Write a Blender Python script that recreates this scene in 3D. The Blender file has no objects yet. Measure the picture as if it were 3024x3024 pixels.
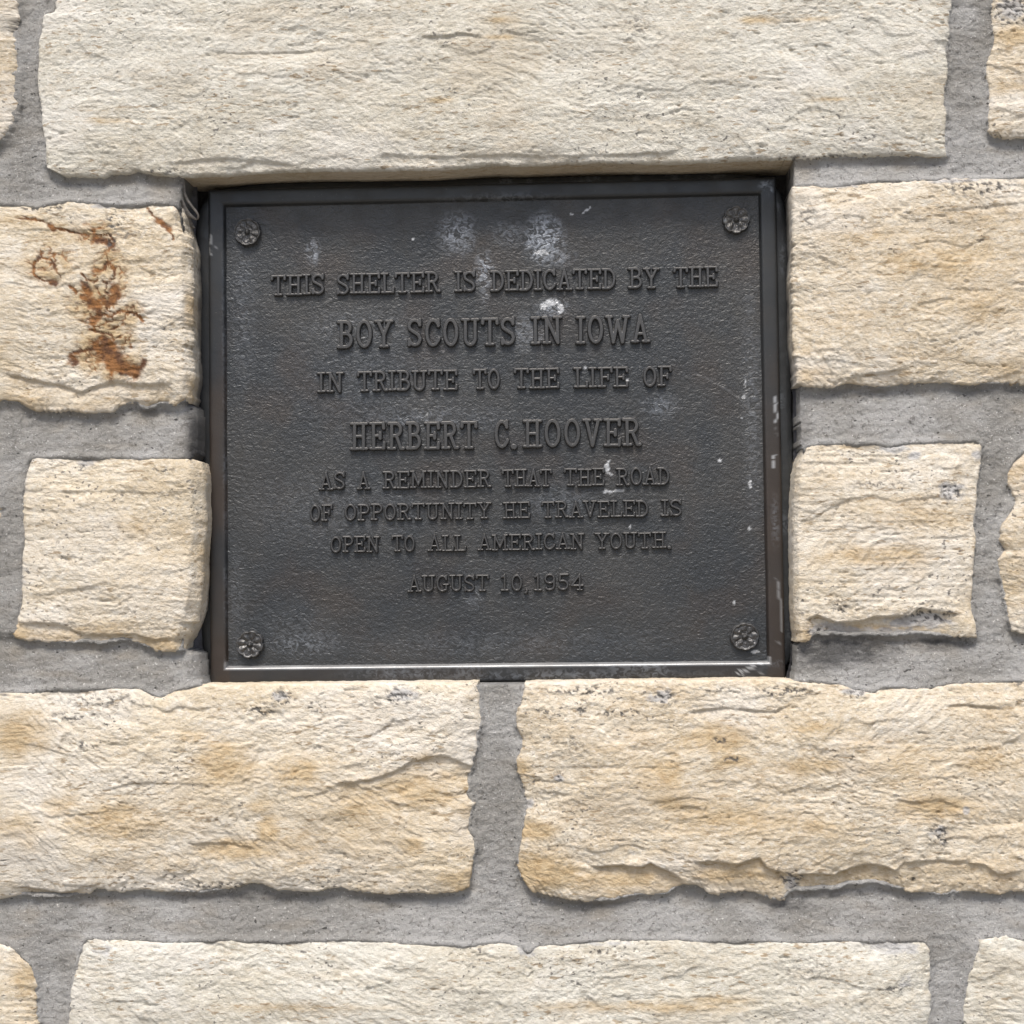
import bpy, math
import numpy as np
from mathutils import Matrix, Vector

S = bpy.context.scene
COL = S.collection
RNG = np.random.default_rng(7)

# ------------------------------------------------------------------ camera
F_PX, RES = 4900.0, 3024.0
CAM = np.array([0.0776, -1.4736, -0.1338])
YAW, PITCH, ROLL = -0.0418, 0.0416, -0.0122
FW = np.array([math.sin(YAW)*math.cos(PITCH), math.cos(YAW)*math.cos(PITCH), math.sin(PITCH)])
_r = np.array([math.cos(YAW), -math.sin(YAW), 0.0]); _u = np.cross(_r, FW)
RT = math.cos(ROLL)*_r + math.sin(ROLL)*_u
UP = -math.sin(ROLL)*_r + math.cos(ROLL)*_u
cam = bpy.data.cameras.new('camera')
cam.sensor_width = 36.0; cam.lens = F_PX/RES*36.0; cam.clip_start = 0.05; cam.clip_end = 500
cam_o = bpy.data.objects.new('camera', cam); COL.objects.link(cam_o)
m = Matrix.Identity(4)
for i in range(3):
    m[i][0] = RT[i]; m[i][1] = UP[i]; m[i][2] = -FW[i]; m[i][3] = CAM[i]
cam_o.matrix_world = m
S.camera = cam_o

# ------------------------------------------------------------------ light: bright overcast, sun veiled and high
SUN_EL, SUN_AZ = math.radians(60), math.radians(188)     # azimuth clockwise from +Y; the wall faces -Y
w = bpy.data.worlds.new('World'); S.world = w; w.use_nodes = True
nt = w.node_tree; bg = nt.nodes['Background']
sky = nt.nodes.new('ShaderNodeTexSky'); sky.sky_type = 'NISHITA'; sky.sun_disc = False
sky.sun_elevation = SUN_EL; sky.sun_rotation = SUN_AZ; sky.dust_density = 4.0; sky.air_density = 1.0; sky.ozone_density = 1.0
nt.links.new(sky.outputs[0], bg.inputs[0]); bg.inputs[1].default_value = 0.072
sl = bpy.data.lights.new('sun', 'SUN'); sl.energy = 1.5; sl.angle = math.radians(18); sl.color = (1.0, 0.955, 0.89)
so = bpy.data.objects.new('sun', sl); COL.objects.link(so)
d = Vector((math.sin(SUN_AZ)*math.cos(SUN_EL), math.cos(SUN_AZ)*math.cos(SUN_EL), math.sin(SUN_EL)))
so.rotation_euler = (-d).to_track_quat('-Z', 'Y').to_euler()
S.view_settings.view_transform = 'Standard'; S.view_settings.look = 'None'
S.view_settings.exposure = 1.35; S.view_settings.gamma = 1.0

# ------------------------------------------------------------------ helpers
def at(px, py, y=0.0):
    """world x,z of the wall-parallel plane at depth y that carries a surveyed mark (survey units: photo pixels)"""
    px = np.asarray(px, float); py = np.asarray(py, float)
    dx = (px-1512)/F_PX; dy = (1512-py)/F_PX
    D = FW[None, :] + dx.reshape(-1, 1)*RT + dy.reshape(-1, 1)*UP
    t = (y-CAM[1])/D[:, 1]
    P = CAM + t[:, None]*D
    return P[:, [0, 2]]
def pts(lst, y): a = np.array(lst, float); return at(a[:, 0], a[:, 1], y)
def tile(ox, oy, lst, s=1.9167): return [(ox+a/s, oy+b/s) for a, b in lst]

PERM = RNG.permutation(256)
GA = RNG.uniform(0, 2*math.pi, 256); GX, GY = np.cos(GA), np.sin(GA)
def perlin(x, y, seed=0):
    x = x + seed*17.37; y = y - seed*9.71
    xi = np.floor(x).astype(np.int64); yi = np.floor(y).astype(np.int64)
    xf = x-xi; yf = y-yi
    u = xf*xf*xf*(xf*(xf*6-15)+10); v = yf*yf*yf*(yf*(yf*6-15)+10)
    def g(ix, iy, fx, fy):
        h = PERM[(PERM[(ix+seed*13) & 255]+iy) & 255]
        return GX[h]*fx+GY[h]*fy
    a = g(xi, yi, xf, yf); b = g(xi+1, yi, xf-1, yf)
    c = g(xi, yi+1, xf, yf-1); e = g(xi+1, yi+1, xf-1, yf-1)
    return ((a*(1-u)+b*u)*(1-v)+(c*(1-u)+e*u)*v)*1.5
def fbm(x, y, oct=4, seed=0, gain=0.5, ridged=False):
    r = np.zeros_like(x); a = 1.0; t = 0
    for o in range(oct):
        n = perlin(x, y, seed+o*3)
        if ridged: n = 1-2*np.abs(n)
        r += a*n; t += a; a *= gain
        x = x*2.03; y = y*2.03
    return r/t
def sstep(a, b, x):
    t = np.clip((x-a)/(b-a), 0, 1); return t*t*(3-2*t)
def seg_dist(P, poly):
    d = np.full(len(P), 1e9)
    for a, b in zip(poly[:-1], poly[1:]):
        ab = b-a; L = max(ab@ab, 1e-12)
        t = np.clip(((P-a)@ab)/L, 0, 1)
        q = P-a-t[:, None]*ab
        d = np.minimum(d, np.hypot(q[:, 0], q[:, 1]))
    return d
def in_poly(P, poly):
    x, y = P[:, 0], P[:, 1]; ins = np.zeros(len(P), bool)
    n = len(poly); j = n-1
    for i in range(n):
        xi, yi = poly[i]; xj, yj = poly[j]
        c = ((yi > y) != (yj > y)) & (x < (xj-xi)*(y-yi)/(yj-yi+1e-15)+xi)
        ins ^= c; j = i
    return ins

def mesh_np(name, V, Q, mat, parent=None, attr=None, smooth=True, link=True):
    me = bpy.data.meshes.new(name)
    V = np.asarray(V, np.float32); Q = np.asarray(Q, np.int32)
    k = Q.shape[1]
    me.vertices.add(len(V)); me.vertices.foreach_set('co', V.ravel())
    me.loops.add(Q.size); me.loops.foreach_set('vertex_index', Q.ravel())
    me.polygons.add(len(Q))
    me.polygons.foreach_set('loop_start', np.arange(0, Q.size, k, dtype=np.int32))
    me.polygons.foreach_set('loop_total', np.full(len(Q), k, np.int32))
    me.polygons.foreach_set('use_smooth', np.full(len(Q), smooth, bool))
    if attr is not None:
        a = me.color_attributes.new('marks', 'FLOAT_COLOR', 'POINT')
        a.data.foreach_set('color', np.asarray(attr, np.float32).ravel())
    me.update(calc_edges=True)
    me.materials.append(mat)
    if not link: return me
    o = bpy.data.objects.new(name, me); COL.objects.link(o)
    if parent is not None: o.parent = parent
    return o
def grid_quads(nv, nu, flip=False):
    i = np.arange(nv*nu).reshape(nv, nu)
    a, b, c, e = i[:-1, :-1], i[:-1, 1:], i[1:, 1:], i[1:, :-1]
    q = np.stack([a, e, c, b] if not flip else [a, b, c, e], -1)
    return q.reshape(-1, 4)
def empty(name, loc, label, cat, group=None):
    o = bpy.data.objects.new(name, None); COL.objects.link(o); o.location = loc
    o['label'] = label; o['category'] = cat
    if group: o['group'] = group
    return o

# ------------------------------------------------------------------ materials
class N:
    def __init__(s, name):
        s.m = bpy.data.materials.new(name); s.m.use_nodes = True
        s.t = s.m.node_tree; s.b = s.t.nodes['Principled BSDF']; s.co = s.t.nodes.new('ShaderNodeTexCoord').outputs['Object']
    def lk(s, a, b): s.t.links.new(a, b)
    def val(s, x, sock):
        if isinstance(x, (int, float)): sock.default_value = x
        elif isinstance(x, tuple): sock.default_value = x if len(x) == 4 else (*x, 1)
        else: s.lk(x, sock)
    def noise(s, scale, detail=4, rough=0.55, stretch=(1, 1, 1), off=0, dist=0.0):
        mp = s.t.nodes.new('ShaderNodeMapping'); mp.inputs['Scale'].default_value = stretch; mp.inputs['Location'].default_value = (off, off*.7, off*1.3)
        s.lk(s.co, mp.inputs[0])
        n = s.t.nodes.new('ShaderNodeTexNoise'); n.inputs['Scale'].default_value = scale; n.inputs['Detail'].default_value = detail
        n.inputs['Roughness'].default_value = rough; n.inputs['Distortion'].default_value = dist
        s.lk(mp.outputs[0], n.inputs['Vector']); return n.outputs['Fac']
    def voro(s, scale, stretch=(1, 1, 1), off=0):
        mp = s.t.nodes.new('ShaderNodeMapping'); mp.inputs['Scale'].default_value = stretch; mp.inputs['Location'].default_value = (off, off, off)
        s.lk(s.co, mp.inputs[0]); n = s.t.nodes.new('ShaderNodeTexVoronoi'); n.inputs['Scale'].default_value = scale
        s.lk(mp.outputs[0], n.inputs['Vector']); return n.outputs['Distance']
    def ramp(s, x, a, b, lo=0.0, hi=1.0):
        n = s.t.nodes.new('ShaderNodeMapRange'); n.interpolation_type = 'SMOOTHSTEP'
        s.lk(x, n.inputs[0]); n.inputs[1].default_value = a; n.inputs[2].default_value = b; n.inputs[3].default_value = lo; n.inputs[4].default_value = hi
        return n.outputs[0]
    def mix(s, f, a, b, mode='MIX'):
        n = s.t.nodes.new('ShaderNodeMix'); n.data_type = 'RGBA'; n.blend_type = mode
        s.val(f, n.inputs[0]); s.val(a, n.inputs[6]); s.val(b, n.inputs[7]); return n.outputs[2]
    def math(s, op, a, b=0.0):
        n = s.t.nodes.new('ShaderNodeMath'); n.operation = op; s.val(a, n.inputs[0]); s.val(b, n.inputs[1]); return n.outputs[0]
    def marks(s):
        n = s.t.nodes.new('ShaderNodeAttribute'); n.attribute_name = 'marks'
        sp = s.t.nodes.new('ShaderNodeSeparateColor'); s.lk(n.outputs['Color'], sp.inputs[0])
        return sp.outputs[0], sp.outputs[1], sp.outputs[2], n.outputs['Alpha']
    def bump(s, h, dist, strength=1.0, prev=None):
        n = s.t.nodes.new('ShaderNodeBump'); n.inputs['Distance'].default_value = dist; n.inputs['Strength'].default_value = strength
        s.lk(h, n.inputs['Height'])
        if prev is not None: s.lk(prev, n.inputs['Normal'])
        return n.outputs[0]

def stone_mat(name, base, pale, tan, tan_amt, off):
    n = N(name)
    R, G, B, A = n.marks()
    big = n.noise(9, 5, .6, (1, 1, 1.8), off)
    bed = n.noise(30, 5, .65, (.5, 1, 2.2), off+3)
    fine = n.noise(150, 4, .72, (.75, 1, 1.15), off+5)
    c = n.mix(n.ramp(big, .35, .65), base, pale)
    c = n.mix(n.math('MULTIPLY', n.ramp(bed, .48, .72), tan_amt), c, tan)
    c = n.mix(n.math('MULTIPLY', n.ramp(fine, .50, .68), .42), c, (tan[0]*.80, tan[1]*.78, tan[2]*.76))
    c = n.mix(n.math('MULTIPLY', n.ramp(fine, .48, .32), .5), c, (.61, .59, .53))
    fi2 = n.noise(300, 3, .7, (.8, 1, 1.1), off+25)
    c = n.mix(n.math('MULTIPLY', n.ramp(fi2, .52, .66), .22), c, (tan[0]*.62, tan[1]*.62, tan[2]*.66))
    c = n.mix(n.math('MULTIPLY', n.ramp(fi2, .47, .34), .45), c, (.68, .65, .60))
    chalk = n.noise(6.5, 6, .62, (1, 1, 1.5), off+41)
    c = n.mix(n.math('MULTIPLY', n.ramp(chalk, .50, .62), .45), c, (.62, .60, .56))
    c = n.mix(n.math('MULTIPLY', n.ramp(chalk, .46, .36), .30), c, (tan[0]*.92, tan[1]*.90, tan[2]*.88))
    # iron-tinted specks and small dark grains of the limestone
    sp = n.noise(230, 2, .5, (.45, 1, 1.5), off+9)
    gate = n.noise(22, 3, .6, (.6, 1, 2.2), off+11)
    c = n.mix(n.math('MULTIPLY', n.math('MULTIPLY', n.ramp(sp, .57, .68), n.ramp(gate, .42, .58)), .8), c, (.27, .205, .13))
    sp2 = n.noise(330, 1, .5, (.7, 1, 1), off+15)
    gate2 = n.noise(14, 3, .6, (1, 1, 1), off+17)
    c = n.mix(n.math('MULTIPLY', n.math('MULTIPLY', n.ramp(sp2, .64, .72), n.ramp(gate2, .50, .60)), .8), c, (.10, .095, .09))
    c = n.mix(n.math('MULTIPLY', R, .9), c, n.mix(n.ramp(fine, .35, .7), (.45, .34, .195), (.35, .24, .115)))
    c = n.mix(n.math('MULTIPLY', A, .85), c, n.mix(n.ramp(fine, .35, .65), (.42, .42, .425), (.30, .30, .305)))
    c = n.mix(n.math('MULTIPLY', G, .95), c, n.mix(n.ramp(n.noise(120, 3, .6, (1, 1, 1), off), .35, .65), (.24, .105, .034), (.080, .032, .015)))
    c = n.mix(n.math('MULTIPLY', B, .9), c, (.075, .072, .07))
    n.lk(c, n.b.inputs['Base Color']); n.b.inputs['Roughness'].default_value = .92; n.b.inputs['Specular IOR Level'].default_value = .25
    h = n.noise(380, 4, .68, (.85, 1, 1.1), off+21)
    b1 = n.bump(h, .0012, 1.0)
    n.lk(n.bump(n.noise(190, 3, .62, (.7, 1, 1.25), off+2), .0015, .9, b1), n.b.inputs['Normal'])
    return n.m
PALE = stone_mat('pale_limestone', (.492, .466, .394), (.552, .536, .476), (.45, .385, .285), .40, 0)
WARM = stone_mat('warm_limestone', (.515, .442, .330), (.570, .512, .415), (.45, .350, .225), .50, 31)
CREAM = stone_mat('cream_limestone', (.545, .475, .362), (.590, .540, .455), (.48, .385, .250), .40, 57)

def mortar_mat():
    n = N('grey_mortar')
    R, G, B, A = n.marks()
    f = n.noise(200, 5, .75); g = n.noise(12, 4, .6); h = n.noise(60, 3, .6, (.4, 1, 1.5), 4)
    c = n.mix(n.ramp(g, .40, .60), (.345, .336, .316), (.460, .455, .444))
    c = n.mix(n.math('MULTIPLY', n.ramp(h, .5, .75), .4), c, (.255, .240, .210))
    c = n.mix(n.math('MULTIPLY', n.ramp(f, .52, .68), .6), c, (.42, .41, .385))
    c = n.mix(n.math('MULTIPLY', n.ramp(f, .47, .35), .65), c, (.165, .157, .143))
    c = n.mix(n.math('MULTIPLY', n.ramp(n.noise(7, 5, .65, (.7, 1, 1.6), 19), .52, .70), .45), c, (.185, .168, .138))
    v = n.noise(500, 1, .5, (1, 1, 1), 8)
    c = n.mix(n.math('MULTIPLY', n.ramp(v, .69, .74), .8), c, (.72, .71, .69))
    c = n.mix(n.math('MULTIPLY', n.ramp(n.noise(300, 1, .5, (.6, 1, 1), 12), .72, .77), .8), c, (.04, .04, .04))
    c = n.mix(n.math('MULTIPLY', R, .45), c, (.36, .31, .24))        # tan stone dust
    c = n.mix(n.math('MULTIPLY', B, .9), c, (.050, .050, .052))      # black sealant smears
    n.lk(c, n.b.inputs['Base Color']); n.b.inputs['Roughness'].default_value = .95; n.b.inputs['Specular IOR Level'].default_value = .2
    n.lk(n.bump(n.noise(210, 5, .80), .0058, 1.0, n.bump(h, .002, .5)), n.b.inputs['Normal'])
    return n.m
MORTAR = mortar_mat()

def bronze_mat(name, c0, c1, wrinkle=1.0, rough=.5, brown=.5):
    n = N(name)
    R, G, B, A = n.marks()
    big = n.noise(11, 4, .6, (1, 1, 1), 3); mid = n.noise(45, 4, .6, (1, 1, 1), 6)
    c = n.mix(n.ramp(big, .35, .65), c0, c1)
    c = n.mix(n.math('MULTIPLY', n.ramp(mid, .5, .75), brown), c, (.042, .038, .033))
    c = n.mix(n.math('MULTIPLY', n.ramp(n.noise(420, 2, .6, (1, 1, 1), 2), .68, .78), .4), c, (.13, .13, .13))
    c = n.mix(n.math('MULTIPLY', G, .8), c, (.062, .046, .036))     # brown worn bronze
    wr = n.noise(200, 2, .5, (1, 1, 1.2), 1, 1.2)
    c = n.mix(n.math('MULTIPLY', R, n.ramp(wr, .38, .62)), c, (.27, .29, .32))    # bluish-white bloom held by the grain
    c = n.mix(B, c, (.42, .43, .44))                                 # droppings, paint scuffs and the bottom bevel's painted highlight
    n.lk(c, n.b.inputs['Base Color'])
    n.b.inputs['Metallic'].default_value = .55
    n.lk(n.ramp(mid, .3, .7, rough-.06, rough+.08), n.b.inputs['Roughness'])
    b = n.bump(n.noise(300, 3, .6, (1, 1, 1.2), 1, 1.2), .0006*wrinkle, .8)
    if wrinkle > .5: b = n.bump(wr, .0010*wrinkle, .8, b)
    n.lk(b, n.b.inputs['Normal'])
    return n.m
BR_PANEL = bronze_mat('patinated_bronze_field', (.042, .046, .050), (.057, .058, .058), 1.0, .44, .3)
BR_FRAME = bronze_mat('patinated_bronze_border', (.034, .037, .041), (.044, .046, .047), .25, .42, .35)
BR_LET = bronze_mat('bronze_lettering', (.070, .070, .071), (.086, .084, .081), .2, .38, .25)
def simple_mat(name, col, rough, bscale, bd):
    n = N(name)
    f = n.noise(bscale, 4, .65)
    n.lk(n.mix(n.ramp(f, .35, .65), tuple(x*.7 for x in col), tuple(min(1, x*1.25) for x in col)), n.b.inputs['Base Color'])
    n.b.inputs['Roughness'].default_value = rough
    n.lk(n.bump(f, bd, .8), n.b.inputs['Normal']); return n.m
SEALANT = simple_mat('black_sealant', (.060, .060, .068), .75, 180, .002)
STRAND = simple_mat('dusty_sealant', (.17, .155, .14), .8, 300, .0006)
GROUND = simple_mat('bounce_ground', (.24, .225, .20), .95, 60, .003)

# ------------------------------------------------------------------ ground and wall
g = mesh_np('ground', [(-25, -40, -1.75), (25, -40, -1.75), (25, 12, -1.75), (-25, 12, -1.75)], [(0, 1, 2, 3)], GROUND)  # unseen ground sheet, added to bounce light up onto the stone undersides
g['kind'] = 'structure'
WALL = empty('stone_wall', (0, 0, -1.75), 'cream limestone wall laid in grey mortar around the dark plaque', 'wall')
OFFZ = 1.75
def wpart(name, V, Q, mat, attr=None, smooth=True):
    V = np.array(V, np.float64); V[:, 2] += OFFZ
    return mesh_np(name, V, Q, mat, WALL, attr, smooth)

YF = -0.035       # plane of the stones' arrises
X_IN, Z_IN = 0.50, 0.50
def spacing_params(p0, p1, lo, hi, fine=.0010, coarse=.006):
    """parameters 0..1 along p0->p1, fine between lo and hi"""
    L = p1-p0; out = [0.0]; p = p0
    while p < p1:
        p += fine if lo-.012 < p < hi+.012 else coarse
        out.append(min((p-p0)/L, 1.0))
    out = np.array(out)
    if len(out) > 2 and out[-1]-out[-2] < 1e-6: out = out[:-1]
    out[-1] = 1.0
    return out
def resample(poly, t):
    d = np.r_[0, np.cumsum(np.hypot(*np.diff(poly, axis=0).T))]; d /= d[-1]
    return np.stack([np.interp(t, d, poly[:, 0]), np.interp(t, d, poly[:, 1])], 1)
def by_axis(poly, t, ax):
    """resample monotone-ish side so the parameter follows the axis, which keeps the grid even"""
    a = np.maximum.accumulate(poly[:, ax]*(1 if poly[-1, ax] > poly[0, ax] else -1))
    a = (a-a[0])/(a[-1]-a[0]); a = a+np.arange(len(a))*1e-6; a /= a[-1]
    d = np.r_[0, np.cumsum(np.hypot(*np.diff(poly, axis=0).T))]; d /= d[-1]
    k = .75*a+.25*d
    return np.stack([np.interp(t, k, poly[:, 0]), np.interp(t, k, poly[:, 1])], 1)

OUTLINES = []
def make_stone(T, Rr, Bm, L, mat, seed, bulge=.008, rough=(1, 1, 1, 1), relief=1.0, strata=.5, flare=(0, 0, 0, 0),
               ridges=(), ochre=(), rust=(), dark=(), grey=(), label=None, depth=.075, world=False, soffit=0, chamfer=None, sealed=None, rnd=.0025, amp=1.0):
    f = (lambda a: np.array(a, float)) if world else (lambda a: pts(a, YF))
    T, Rr, Bm, L = f(T), f(Rr), f(Bm), f(L)
    T[0] = L[0]; T[-1] = Rr[0]; Bm[0] = L[-1]; Bm[-1] = Rr[-1]
    x0, x1 = min(T[0, 0], Bm[0, 0]), max(T[-1, 0], Bm[-1, 0])
    z0, z1 = min(Bm[:, 1].min(), 9), T[:, 1].max()
    U = spacing_params(x0, x1, -.40, .56, fine=.00105 if not world else .006)
    Vv = spacing_params(-z1, -z0, -.40, .58, fine=.00105 if not world else .006)
    nu, nv = len(U), len(Vv)
    sides = []
    for k, (p, t, ax) in enumerate(((T, U, 0), (Rr, Vv, 1), (Bm, U, 0), (L, Vv, 1))):
        q = by_axis(p, t, ax)
        ln = np.hypot(*(q[-1]-q[0]))
        s = t*ln; fade = sstep(0, .006, s)*sstep(0, .006, ln-s)
        nn = (fbm(s/.022, s*0+k, 4, seed+k*5, .66))*.0026 + (fbm(s/.0045, s*0+k, 3, seed+k*7, .65)+.6*np.abs(perlin(s/.0085, s*0+k, seed+k*9)))*.0019*(.4+1.2*sstep(-.2, .3, perlin(s/.03, s*0+k+.5, seed+k*3)))
        q[:, 1-ax] += nn*fade*rough[k]
        sides.append(q)
    T, Rr, Bm, L = sides
    OUTLINES.append(np.vstack([T, Rr[1:], Bm[::-1][1:], L[::-1][1:]]))
    u = U[None, :, None]; v = Vv[:, None, None]
    P = (1-v)*T[None]+v*Bm[None]+(1-u)*L[:, None]+u*Rr[:, None]-((1-u)*(1-v)*T[0]+u*(1-v)*T[-1]+(1-u)*v*Bm[0]+u*v*Bm[-1])
    eT = np.hypot(*(P-T[None]).transpose(2, 0, 1)); eB = np.hypot(*(P-Bm[None]).transpose(2, 0, 1))
    eL = np.hypot(*(P-L[:, None]).transpose(2, 0, 1)); eR = np.hypot(*(P-Rr[:, None]).transpose(2, 0, 1))
    x, z = P[..., 0], P[..., 1]
    e = np.minimum(np.minimum(eT, eB), np.minimum(eL, eR))
    # --- relief, metres, positive = towards the viewer
    wx = x+.006*fbm(x/.03, z/.03, 2, seed+40); wz = z+.004*fbm(x/.03, z/.03, 2, seed+41)
    h = bulge*(1-np.exp(-e/.02))
    h += relief*amp*.0046*fbm(wx/.11, wz/.075, 3, seed+1)
    h += relief*amp*.0010*fbm(wx/.034+wz/.06, wz/.020, 3, seed+2)
    # conchoidal terraces, few and shallow
    q = fbm(wx/.085, wz/.036, 3, seed+3)*2.2
    qf = q-np.floor(q)
    h += relief*amp*.0008*(np.floor(q)+sstep(.88, 1.0, qf)-.6*qf)*(.35+.65*sstep(-.1, .3, perlin(x/.08, z/.05, seed+28)))
    # small flake scars, slanting
    sh = .22*perlin(x/.16, z/.10, seed+8)-.30
    a1, b1 = (wx+wz*sh), (wz-wx*sh)
    gate = .35+.65*sstep(-.35, .35, fbm(x/.04, z/.022, 2, seed+18))
    q2 = fbm(a1/.0115, b1/.0062, 3, seed+5, .45)*2.0; qf2 = q2-np.floor(q2)
    h += relief*.00055*gate*(np.floor(q2)+sstep(.72, 1.0, qf2)-.6*qf2)
    h += relief*.00026*fbm(a1/.0066, b1/.0036, 2, seed+4, .7)
    h += relief*.0010*sstep(.2, .5, fbm(a1/.020, b1/.011, 2, seed+19))*(fbm(a1/.006, b1/.0035, 2, seed+20))
    h += relief*.00030*perlin(a1/.0030, b1/.0024, seed+6)
    # bedding lines
    bm = sstep(.0, .35, perlin(x/.16, z/.035, seed+9)+strata-.35)
    h += strata*bm*(.0005*fbm(x/.14, z/.0030, 3, seed+7)+.0012*np.minimum(0, fbm(x/.09, z/.006, 2, seed+17)+.05))
    # pits
    pit = sstep(.46, .66, perlin(x/.0070, z/.0032, seed+12))*sstep(.12, .45, perlin(x/.07, z/.012, seed+13))
    h -= .0014*pit
    # rounded, ragged arris
    rr = rnd*(1+.6*np.clip(perlin(x/.02, z/.02, seed+14), -.8, 1))
    if chamfer:
        ce = eR if chamfer[0] == 'R' else eL
        h -= chamfer[2]*np.clip(1-ce/(chamfer[1]*(1+.35*fbm(z/.025, z*0, 3, seed+16))), 0, 1)*(1+.25*fbm(x/.012, z/.018, 3, seed+15))
    t = np.clip(e/rr, 0, 1); h -= rr*(1-np.sqrt(np.clip(1-(1-t)**2, 0, 1)))
    A = np.zeros((nv, nu, 4)); A[..., :] = 0
    Pf = P.reshape(-1, 2)
    # local features
    for rd, dep, Ln, oc in ridges:
        rp = pts(rd, YF); o = np.argsort(rp[:, 0]); rp = rp[o]
        rz = np.interp(x, rp[:, 0], rp[:, 1])+.0012*fbm(x/.012, x*0, 3, seed+51)
        ends = sstep(rp[0, 0]-.004, rp[0, 0]+.012, x)*(1-sstep(rp[-1, 0]-.012, rp[-1, 0]+.004, x))
        b = rz-z
        k = sstep(-.0006, .0014, b)*np.exp(-np.clip(b, 0, 1)/Ln)*ends
        h -= dep*k; A[..., 0] = np.maximum(A[..., 0], oc*k*(.7+.5*fbm(x/.02, z/.012, 3, seed+52)))
    def blob_mask(items, sd, hard=.25, nz=.9, sc=.012):
        M = np.zeros((nv, nu))
        for cx, cz, rx, rz_, s_ in items:
            c = pts([(cx, cz)], YF)[0]
            dd = np.hypot((x-c[0])/(rx/3290), (z-c[1])/(rz_/3290))
            M = np.maximum(M, s_*np.clip(1.25-dd, 0, 1))
        n_ = fbm(x/sc, z/(sc*.6), 4, sd, .6)
        return sstep(.5-hard, .5+hard, M*(1.1+nz*n_)+nz*.25*n_*(M > 0))
    if ochre: A[..., 0] = np.maximum(A[..., 0], .85*blob_mask([(a, b, c*1.35, d*1.35, e) for a, b, c, d, e in ochre], seed+60, .5, .7, .022))
    if grey: A[..., 3] = np.maximum(A[..., 3], .9*blob_mask(grey, seed+63, .2, 1.0, .010))
    if dark:
        M = blob_mask(dark, seed+61, .5, .3, .02)
        n_ = fbm(x/.0050, z/.0036, 3, seed+62, .6)
        A[..., 2] = np.maximum(A[..., 2], np.clip(1.3*M, 0, 1)*sstep(.06, .18, n_)); h -= .0007*A[..., 2]
    if rust:
        M = np.zeros(nv*nu)
        nz_ = fbm(x/.006, z/.006, 4, seed+64, .65).ravel()
        for wd, pl in rust:
            dd = seg_dist(Pf+np.stack([nz_, np.roll(nz_, 991)], 1)*.0028, pts(pl, YF))
            M = np.maximum(M, 1-sstep(.35, 1.0, dd/(wd*1.2/3290)/(1+.8*nz_)))
        M = M.reshape(nv, nu); web = 1-np.abs(fbm(wx/.016, wz/.013, 3, seed+66, .6))*9
        reg = blob_mask([(325, 850, 65, 130, 1.2), (290, 900, 100, 80, 1.0), (325, 1040, 110, 90, 1.2), (290, 690, 90, 50, .8), (150, 780, 90, 80, .8), (370, 930, 80, 60, .8), (320, 960, 60, 60, 1.1)], seed+67, .3, .5)
        M = np.maximum(M, np.clip(web*1.3, 0, 1)*reg*sstep(-.55, .0, fbm(x/.012, z/.012, 2, seed+68)))
        A[..., 0] = np.maximum(A[..., 0], .9*reg*sstep(-.7, .2, fbm(x/.02, z/.015, 3, seed+69)))
        A[..., 1] = M; h -= .0010*A[..., 1]
    y = YF-h+.0
    front = np.stack([x, y, z], -1).reshape(-1, 3)
    idx = np.arange(nv*nu).reshape(nv, nu)
    quads = [grid_quads(nv, nu)]
    V = [front]; At = [A.reshape(-1, 4)]
    # sides: boundary loop swept backwards
    loop = np.r_[idx[0, :], idx[1:, -1], idx[-1, ::-1][1:], idx[::-1, 0][1:-1]]
    which = np.r_[np.zeros(nu), np.ones(nv-1), np.full(nu-1, 2), np.full(nv-2, 3)]
    nrm = np.array([(0, 1), (1, 0), (0, -1), (-1, 0)])[which.astype(int)]
    fl = np.array(flare)[which.astype(int)]
    base = front[loop]; prev = loop; cnt = nv*nu; al = A.reshape(-1, 4)[loop]
    arc = np.r_[0, np.cumsum(np.hypot(*np.diff(base[:, [0, 2]], axis=0).T))]
    yb = YF+depth
    pad = 10; ring = np.vstack([base[-pad:], base, base[:pad]]); kk = np.ones(2*pad+1)/(2*pad+1)
    soft = np.stack([np.convolve(ring[:, c], kk, 'valid') for c in (0, 2)], 1)
    # keep the corners of the block where they are
    cd = np.min([np.hypot(base[:, 0]-base[i, 0], base[:, 2]-base[i, 2]) for i in (0, nu-1, nu+nv-2, 2*nu+nv-3)], 0)
    cw = sstep(.006, .016, cd)[:, None]
    for j, tt in enumerate((.03, .08, .16, .28, .42, .6, 1.0)):
        q = base.copy(); q[:, 1] = base[:, 1]*(1-tt)+yb*tt
        jit = (.0012+.22*fl)*fbm(arc/.012, arc*0+tt*5, 4, seed+71, .65)*(1-abs(tt-.5))*(which != 2 if seed == 3 else 1)
        ex = fl*sstep(0, .55, tt)+jit
        bl = sstep(0, .22, tt)*cw[:, 0]; q[:, 0] += (soft[:, 0]-base[:, 0])*bl; q[:, 2] += (soft[:, 1]-base[:, 2])*bl
        q[:, 0] += nrm[:, 0]*ex; q[:, 2] += nrm[:, 1]*ex
        aq = al*(1-tt)*.6; aq[:, 0] = np.maximum(aq[:, 0], soffit*(which == 2)); 
        if sealed is not None: aq[:, 2] = np.maximum(aq[:, 2], .9*(which == sealed)*sstep(.22, .34, tt+.12*fbm(arc/.02, arc*0, 3, seed+72)))
        V.append(q); At.append(aq)
        ids = np.arange(cnt, cnt+len(loop)); cnt += len(loop)
        quads.append(np.stack([prev, ids, np.roll(ids, -1), np.roll(prev, -1)], 1)[:, ::-1])
        prev = ids
    o = wpart('stone', np.vstack(V), np.vstack(quads), mat, np.vstack(At))
    if label: o['label'] = label
    return o

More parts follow.
